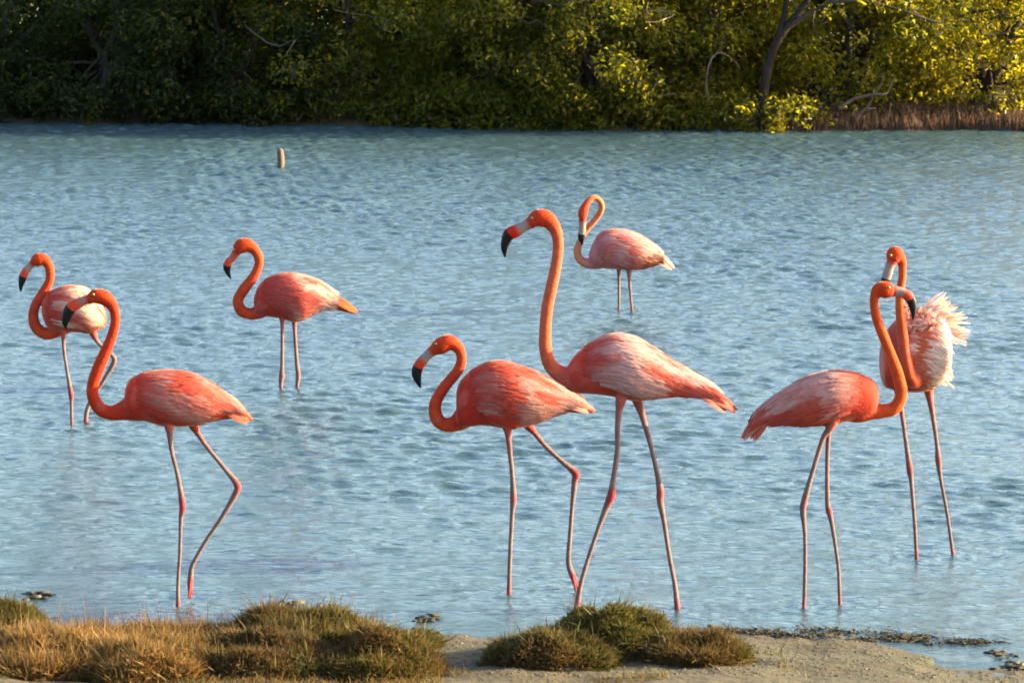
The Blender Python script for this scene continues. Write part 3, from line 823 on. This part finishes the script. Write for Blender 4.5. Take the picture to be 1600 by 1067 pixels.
mangrove(1330, 1.0, 1.82, 2.0, YEL_SUNLIT, 'yellow green mangrove in sun right of the dark forked trunk', 18)
mangrove(1545, 0.9, 1.67, 1.9, YEL_SUNLIT, 'brightest sun-toned yellow mangrove at the right end of the bank above dry stems', 19)

# the dark forked trunk on the right
r = np.random.default_rng(31)
yT = float(far_shore(np.array(on_z(1195, 200)[0]))) + 0.15
pt_ = lambda a, b, o=0: on_plane(a, b, yT + o)
root = empty('forked_tree', tuple(pt_(1195, 190)))
tag(root, 'dark leaning forked trunk rising out of the bank with a long arching limb', 'tree', 'mangrove trees along the far bank')
g = Geo()
add_tube(g, catmull([pt_(1190, 205), pt_(1192, 160), pt_(1198, 115), pt_(1212, 70), pt_(1236, 35), pt_(1262, 0), pt_(1290, -60)], 24), np.interp(np.linspace(0, 1, 24), [0, .5, 1], [.05, .04, .024]), (0.022, 0.018, 0.015), 10)
add_tube(g, catmull([pt_(1228, 46), pt_(1258, 26, -.05), pt_(1300, 6, -.1), pt_(1350, 3, -.15), pt_(1400, 14, -.2), pt_(1445, 30, -.25), pt_(1490, 44, -.3)], 24), np.linspace(.024, .007, 24), (0.05, 0.04, 0.03), 8)
add_tube(g, catmull([pt_(1212, 70), pt_(1228, 10), pt_(1232, -50)], 12), np.linspace(.03, .018, 12), (0.022, 0.018, 0.015), 8)
g.build('trunk', M_BARK, root)
gc = Geo()
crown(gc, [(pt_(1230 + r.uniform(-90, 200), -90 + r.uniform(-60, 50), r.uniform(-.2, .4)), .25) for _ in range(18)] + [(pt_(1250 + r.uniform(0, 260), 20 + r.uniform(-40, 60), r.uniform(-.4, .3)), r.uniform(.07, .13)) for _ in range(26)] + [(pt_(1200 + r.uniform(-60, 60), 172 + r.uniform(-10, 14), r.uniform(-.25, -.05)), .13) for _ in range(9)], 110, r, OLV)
tag(gc.build('crown', M_LEAF, root, smooth=False), kind='stuff')

# bare limbs caught by the sun
def dead_branch(pts, w, label, c):
    x0 = on_z(pts[0][0], 200)[0]
    yy = float(far_shore(np.array(x0))) + 0.05
    g = Geo()
    P = [on_plane(a, b, yy + o) for a, b, o in pts]
    n = 7 * len(P)
    add_tube(g, catmull(P, n), np.linspace(w, w * .45, n), c, 8)
    mid = catmull(P, n)[n // 2]
    add_tube(g, catmull([mid, mid + np.array([.06, -.03, .08]), mid + np.array([.09, -.03, .2])], 8), np.linspace(w * .5, w * .2, 8), c, 6)
    tag(g.build('dead_branch', M_BARK), label, 'branch', 'bare branches on the far bank')
dead_branch([(1102, 203, .2), (1106, 160, .12), (1103, 130, .1), (1109, 98, 0), (1120, 84, 0), (1134, 86, 0.02), (1150, 99, .1), (1157, 112, .2)], .012, 'pale crooked bare branch bent like an elbow, left of the dark forked trunk', (0.12, 0.09, 0.06))
dead_branch([(1055, -20, .3), (1100, 5, .2), (1118, 50, .1), (1130, 75, 0)], .026, 'dark drooping branch coming down from the top edge toward the elbow shaped branch', (0.035, 0.027, 0.02))
dead_branch([(1310, 170, 0), (1335, 155, 0), (1365, 148, 0), (1385, 146, 0), (1398, 120, .1)], .018, 'grey branch lying low over the dry stems at right', (0.07, 0.056, 0.042))
dead_branch([(975, 148, 0), (1010, 152, 0), (1055, 147, 0)], .022, 'fallen grey branch lying level near the water left of the forked trunk', (0.06, 0.05, 0.04))
dead_branch([(1337, 188, -.1), (1350, 172, -.12), (1368, 170, -.12)], .018, 'short dark arched root at the waterline below the grey branch', (0.07, 0.05, 0.04))

# far wood behind the first row: one mass
g = Geo()
r = np.random.default_rng(41)
cl = []
for k in range(1500):
    x = r.uniform(-11, 5.6); y = float(far_shore(np.array(x))) + r.uniform(1.7, 4.2)
    cl.append(((x, y, 0.15 + 1.75 * r.random() ** 1.1), r.uniform(.25, .4)))
crown(g, cl, 80, r, GRN_SHADED, 0.085)
tag(g.build('mangrove_thicket', M_LEAF, smooth=False), 'dense mangrove wood behind the first row of trees', 'thicket', kind='stuff')

# blades
def blades(g, root, dirs, L, w, C, r, tipc=None, bend=0.25):
    n = len(root)
    dirs = dirs / np.linalg.norm(dirs, axis=1)[:, None]
    s = np.cross(dirs, r.normal(size=(n, 3))); s /= np.linalg.norm(s, axis=1)[:, None]
    bd = r.normal(size=(n, 3)) * bend; bd[:, 2] -= bend * 0.6
    md = root + dirs * (L * .55)[:, None] + bd * (L * .12)[:, None]
    tp = root + dirs * L[:, None] + bd * (L * .5)[:, None]
    V = np.stack([root - s * w[:, None], root + s * w[:, None], md - s * (w * .8)[:, None], md + s * (w * .8)[:, None], tp], 1).reshape(-1, 3)
    i = np.arange(n) * 5
    F = np.concatenate([np.stack([i, i + 1, i + 3], 1), np.stack([i, i + 3, i + 2], 1), np.stack([i + 2, i + 3, i + 4], 1)])
    C5 = np.repeat(C[:, None], 5, 1)
    if tipc is not None:
        C5[:, 4] = C5[:, 4] * 0.4 + tipc * 0.6
    g.add(V, F, C5.reshape(-1, 3))

# dry stems on the right of the far bank, and a ragged fringe of stems along the rest
g = Geo()
r = np.random.default_rng(51)
n = 5200
xp = np.concatenate([1620 - 420 * r.random(n - 1400) ** 1.3, r.uniform(-60, 1640, 1400)])
x = (xp - 800) / FPX * 35.2
yv = far_shore(x) + r.uniform(-0.02, 0.55, n)
rt = np.stack([x, yv, ground_z(x, yv) - 0.02], 1)
Ls = r.uniform(.06, .22, n) * np.where(xp > 1230, 1.0, .35)
dr = np.stack([r.normal(0, .16, n), r.normal(-.05, .16, n), np.ones(n)], 1)
k = r.random(n)[:, None]
C = np.array([0.05, 0.032, 0.022]) * (1 - k) + np.array([0.095, 0.062, 0.044]) * k
blades(g, rt, dr, Ls, np.full(n, .0045), C, r)
tag(g.build('dry_stems', M_BLADE), 'band of dry pinkish brown stems along the right far bank', 'dry stems', kind='stuff')

# ------------------------------------------------------------------ foreground grass clumps
BRN = [(0.050, 0.032, 0.011), (0.036, 0.036, 0.009), (0.085, 0.060, 0.022)]
GLD = [(0.125, 0.072, 0.023), (0.080, 0.048, 0.015), (0.16, 0.105, 0.042)]
OLG = [(0.030, 0.036, 0.008), (0.046, 0.044, 0.010), (0.075, 0.062, 0.018)]

def clump(name, xl, xr, ytop, ybase, ry, pal, n, label, seed, L=(.018, .046), up=0.8, lump=1.0, wild=0.85):
    r = np.random.default_rng(seed)
    cxp = (xl + xr) / 2
    f = on_z(cxp, ybase, 0.02)
    cy = f[1] + ry
    mm = mpp(cy)
    cx_ = on_plane(cxp, ybase, cy)[0]
    rx = (xr - xl) / 2 * mm
    zg = float(ground_z(np.array(cx_), np.array(cy)))
    ztop = on_plane(cxp, ytop, cy)[2]
    h = max(0.03, ztop - zg - 0.45 * L[1])
    root = empty(name, (cx_, cy, zg))
    def hz(u, v):
        q = np.clip(1 - u * u - v * v, 0, 1)
        return h * q ** 0.5 * (1 + lump * 1.0 * ((0.65 * vnoise(u * rx * 8 + seed, v * ry * 12 + 3, seed) + 0.35 * vnoise(u * rx * 24 + seed, v * ry * 30, seed + 1)) - lump * .5))
    # matted core
    gm = Geo()
    X, Y, F = grid(np.linspace(-1, 1, 40), np.linspace(-1, 1, 20))
    rr = np.sqrt(X ** 2 + Y ** 2); sc = np.maximum(np.abs(X), np.abs(Y)) / np.maximum(rr, 1e-6)
    U, Vv = X * sc, Y * sc
    XX, YY = cx_ + U * rx, cy + Vv * ry
    ZZ = ground_z(XX, YY) - 0.01 + 0.88 * hz(U, Vv)
    gm.add(np.stack([XX, YY, ZZ], -1).reshape(-1, 3), F, (0.03, 0.022, 0.011))
    gm.build('matted_base', M_THATCH, root)
    g = Geo()
    th = r.uniform(0, 2 * math.pi, n); q = r.random(n) ** 0.5
    ed = 1 + 0.18 * (vnoise(np.cos(th) * 3 + seed, np.sin(th) * 3, 6) - .5)
    u_, v_ = q * np.cos(th) * ed, q * np.sin(th) * ed
    bx, by = cx_ + u_ * rx, cy + v_ * ry
    bz = ground_z(bx, by) - 0.008 + 0.9 * hz(u_, v_)
    out = np.stack([u_ / rx * .10, v_ / ry * .10, np.full(n, up)], 1) + r.normal(size=(n, 3)) * np.array([wild, wild, wild * .6])
    Ln = r.uniform(L[0], L[1], n) * (0.45 + 1.0 * vnoise(bx * 13, by * 13, seed + 2)) * np.where(r.random(n) > .965, 2.0, 1.0)
    kk = vnoise(bx * 6 + seed, by * 8 + bz * 5, 9)[:, None]
    k2 = r.random(n)[:, None]
    C = np.asarray(pal[0]) * (1 - smoothstep(.35, .65, kk)) + np.asarray(pal[1]) * smoothstep(.35, .65, kk)
    C = np.where(k2 > .78, np.asarray(pal[2]), C) * r.uniform(.55, 1.3, (n, 1))
    blades(g, np.stack([bx, by, bz], 1), out, Ln, r.uniform(.0009, .0024, n), C, r, np.asarray(pal[2]))
    tag(g.build('grass_blades', M_BLADE, root), kind='stuff')
    tag(root, label, 'shrub' if name == 'shrub' else 'grass clump', 'clumps of low vegetation on the near shore')
    return root

clump('shrub', -60, 70, 940, 985, .14, OLG, 10800, 'small dark green shrub at the left edge against the water', 61)
clump('grass_clump', 60, 420, 975, 1035, .22, [BRN[0], GLD[1], GLD[0]], 23760, 'low brown grass mound rising behind the golden grass at left', 62, L=(.03, .075), wild=0.6)
clump('grass_clump', 330, 600, 950, 1035, .22, BRN, 25920, 'tall brown grass mound with pale feathery tips left of the sand gap', 63, L=(.025, .065), wild=0.7)
clump('shrub', 250, 560, 985, 1082, .24, [BRN[0], OLG[0], BRN[2]], 28512, 'dark brown tangled shrub in front of the tall grass mound', 64)
clump('shrub', 470, 690, 985, 1080, .24, [BRN[0], OLG[1], GLD[1]], 23328, 'russet shrub at the left side of the sandy gap', 65)
clump('shrub', 598, 688, 982, 1018, .10, OLG, 5616, 'little green shrub between the grass and the sandy gap', 66)
clump('grass_clump', -80, 190, 985, 1085, .26, GLD, 28080, 'golden dry grass at the lower left corner', 67, L=(.03, .075), wild=0.6)
clump('grass_clump', 110, 345, 995, 1090, .22, GLD, 19440, 'golden dry grass spreading at the foot of the dark tangled shrub', 68, L=(.03, .075), wild=0.6)
clump('shrub', 755, 965, 982, 1056, .17, [BRN[0], OLG[0], BRN[2]], 20520, 'rounded brown shrub casting its shadow on the sandy gap', 69)
clump('shrub', 850, 1062, 940, 1040, .19, OLG, 23760, 'tallest olive green shrub rising to a peak below the tall flamingo', 70)
clump('shrub', 985, 1175, 985, 1048, .16, [OLG[0], BRN[0], BRN[2]], 18360, 'low dark shrub at the right end of the shrub row on sand', 71)

# thin sprouts and dead stems between the clumps
g = Geo()
r = np.random.default_rng(77)
n = 26000
xp = np.concatenate([r.uniform(-80, 690, 19000), r.uniform(690, 1230, n - 19000)])
yp = np.where(xp < 690, r.uniform(978, 1092, n), r.uniform(1012, 1090, n))
d = np.array([on_z(a, b, 0.03)[:2] for a, b in zip(xp, yp)])
keep = (vnoise(d[:, 0] * 5, d[:, 1] * 7, 31) > np.where(xp < 690, .30, .62)) & (ground_z(d[:, 0], d[:, 1]) > .004)
d, xp = d[keep], xp[keep]; n = len(d)
kk = r.random(n)[:, None]
C = np.asarray(GLD[1]) * (1 - kk) + np.asarray(BRN[2]) * kk
C = np.where(r.random((n, 1)) > .7, np.asarray(OLG[1]), C) * r.uniform(.6, 1.2, (n, 1))
blades(g, np.stack([d[:, 0], d[:, 1], ground_z(d[:, 0], d[:, 1]) - .003], 1), r.normal(size=(n, 3)) * np.array([.7, .7, .25]) + np.array([0, 0, .6]), r.uniform(.012, .045, n), r.uniform(.0009, .002, n), C, r, np.asarray(GLD[0]))
tag(g.build('ground_grass', M_BLADE), 'sparse short grass and dead stems between the clumps on the sandy shore', 'grass', kind='stuff')

# ------------------------------------------------------------------ wrack, pebbles, litter
def lumps(pts, r, size, cpal, flat=.55):
    g = Geo()
    V0, F0 = ICO1
    for p in pts:
        s = r.uniform(*size)
        V = V0 * (1 + r.normal(size=(len(V0), 1)) * .28) * np.array([s * r.uniform(.8, 1.6), s * r.uniform(.8, 1.3), s * flat])
        a = r.uniform(0, 6.28); ca, sa = math.cos(a), math.sin(a)
        V = np.stack([V[:, 0] * ca - V[:, 1] * sa, V[:, 0] * sa + V[:, 1] * ca, V[:, 2]], 1)
        g.add(V + p, F0, np.asarray(cpal[int(r.integers(len(cpal)))]) * r.uniform(.7, 1.3))
    return g
DARK = [(0.018, 0.016, 0.010), (0.028, 0.024, 0.015), (0.015, 0.015, 0.011), (0.05, 0.042, 0.026)]
r = np.random.default_rng(91)
pts = []
for k in range(2400):
    t = r.random()
    px = 1140 + 400 * t + r.normal(0, 6)
    py = np.interp(px, [1140, 1240, 1350, 1450, 1540], [988, 990, 995, 1001, 1004]) + r.normal(0, 1.0 + 3.2 * math.sin(math.pi * min(1, max(0, t))))
    if vnoise(np.array(px * .035), np.array(py * .25), 17) < .36 + .2 * r.random(): continue
    p = on_z(px, py, 0.0); p[2] = max(0.0, float(ground_z(np.array(p[0]), np.array(p[1])))) + r.uniform(-.002, .006)
    pts.append(p)
gw_ = lumps(pts, r, (.0025, .008), DARK, .35)
k_ = np.array(pts)[r.integers(0, len(pts), 900)] + r.normal(size=(900, 3)) * np.array([.05, .02, .001])
k_[:, 2] = np.maximum(0.001, ground_z(k_[:, 0], k_[:, 1])) + .003
blades(gw_, k_, np.stack([r.normal(size=900), r.normal(size=900), r.uniform(.0, .25, 900)], 1), r.uniform(.02, .07, 900), np.full(900, .0016), np.tile([0.03, 0.025, 0.014], (900, 1)), r)
tag(gw_.build('seaweed_wrack', M_WRACK), 'dark line of seaweed wrack washed up along the right shore edge', 'seaweed', kind='stuff')
pts = []
for k in range(1500):
    px, py = r.uniform(680, 1640), r.uniform(992, 1072)
    p = on_z(px, py, 0.01); z = float(ground_z(np.array(p[0]), np.array(p[1])))
    if z < 0.003: continue
    p[2] = z + .0005
    pts.append(p)
tag(lumps(pts, r, (.0018, .0055), [(0.05, 0.04, 0.024), (0.09, 0.075, 0.05), (0.03, 0.026, 0.016), (0.035, 0.032, 0.014)]).build('pebbles', M_STONE), 'small pebbles and plant litter scattered on the sand', 'pebbles', kind='stuff')
def weed(px, py, wpx, label, n=26, seed=0):
    r = np.random.default_rng(seed + 400)
    c = on_z(px, py)
    m = mpp(c[1])
    zz = max(0.0, float(ground_z(np.array(c[0]), np.array(c[1]))))
    P = [np.array([c[0] + r.normal(0, .42) * wpx * m * .6, c[1] + r.normal(0, .03), zz + r.uniform(-.002, .006)]) for _ in range(n)]
    tag(lumps(P, r, (.008, .02), DARK, .28).build('seaweed_clump', M_WRACK), label, 'seaweed', 'seaweed clumps at the water edge')
weed(62, 931, 55, 'dark seaweed clump floating beyond the small shrub at the left edge', 30, 1)
weed(455, 946, 40, 'thin dark seaweed patch in the water right of the raised flamingo foot', 14, 2)
weed(665, 968, 42, 'dark seaweed clump in the water above the little green shrub', 26, 3)
weed(1558, 1022, 50, 'flat seaweed strip in the inlet at the right edge', 22, 4)
weed(1588, 1043, 44, 'thick dark seaweed clump at the lower right corner', 40, 5)
weed(660, 992, 50, 'dark seaweed heap washed up behind the little green shrub', 34, 6)
weed(1120, 986, 50, 'dark seaweed heap at the shore edge behind the low dark shrub', 30, 7)
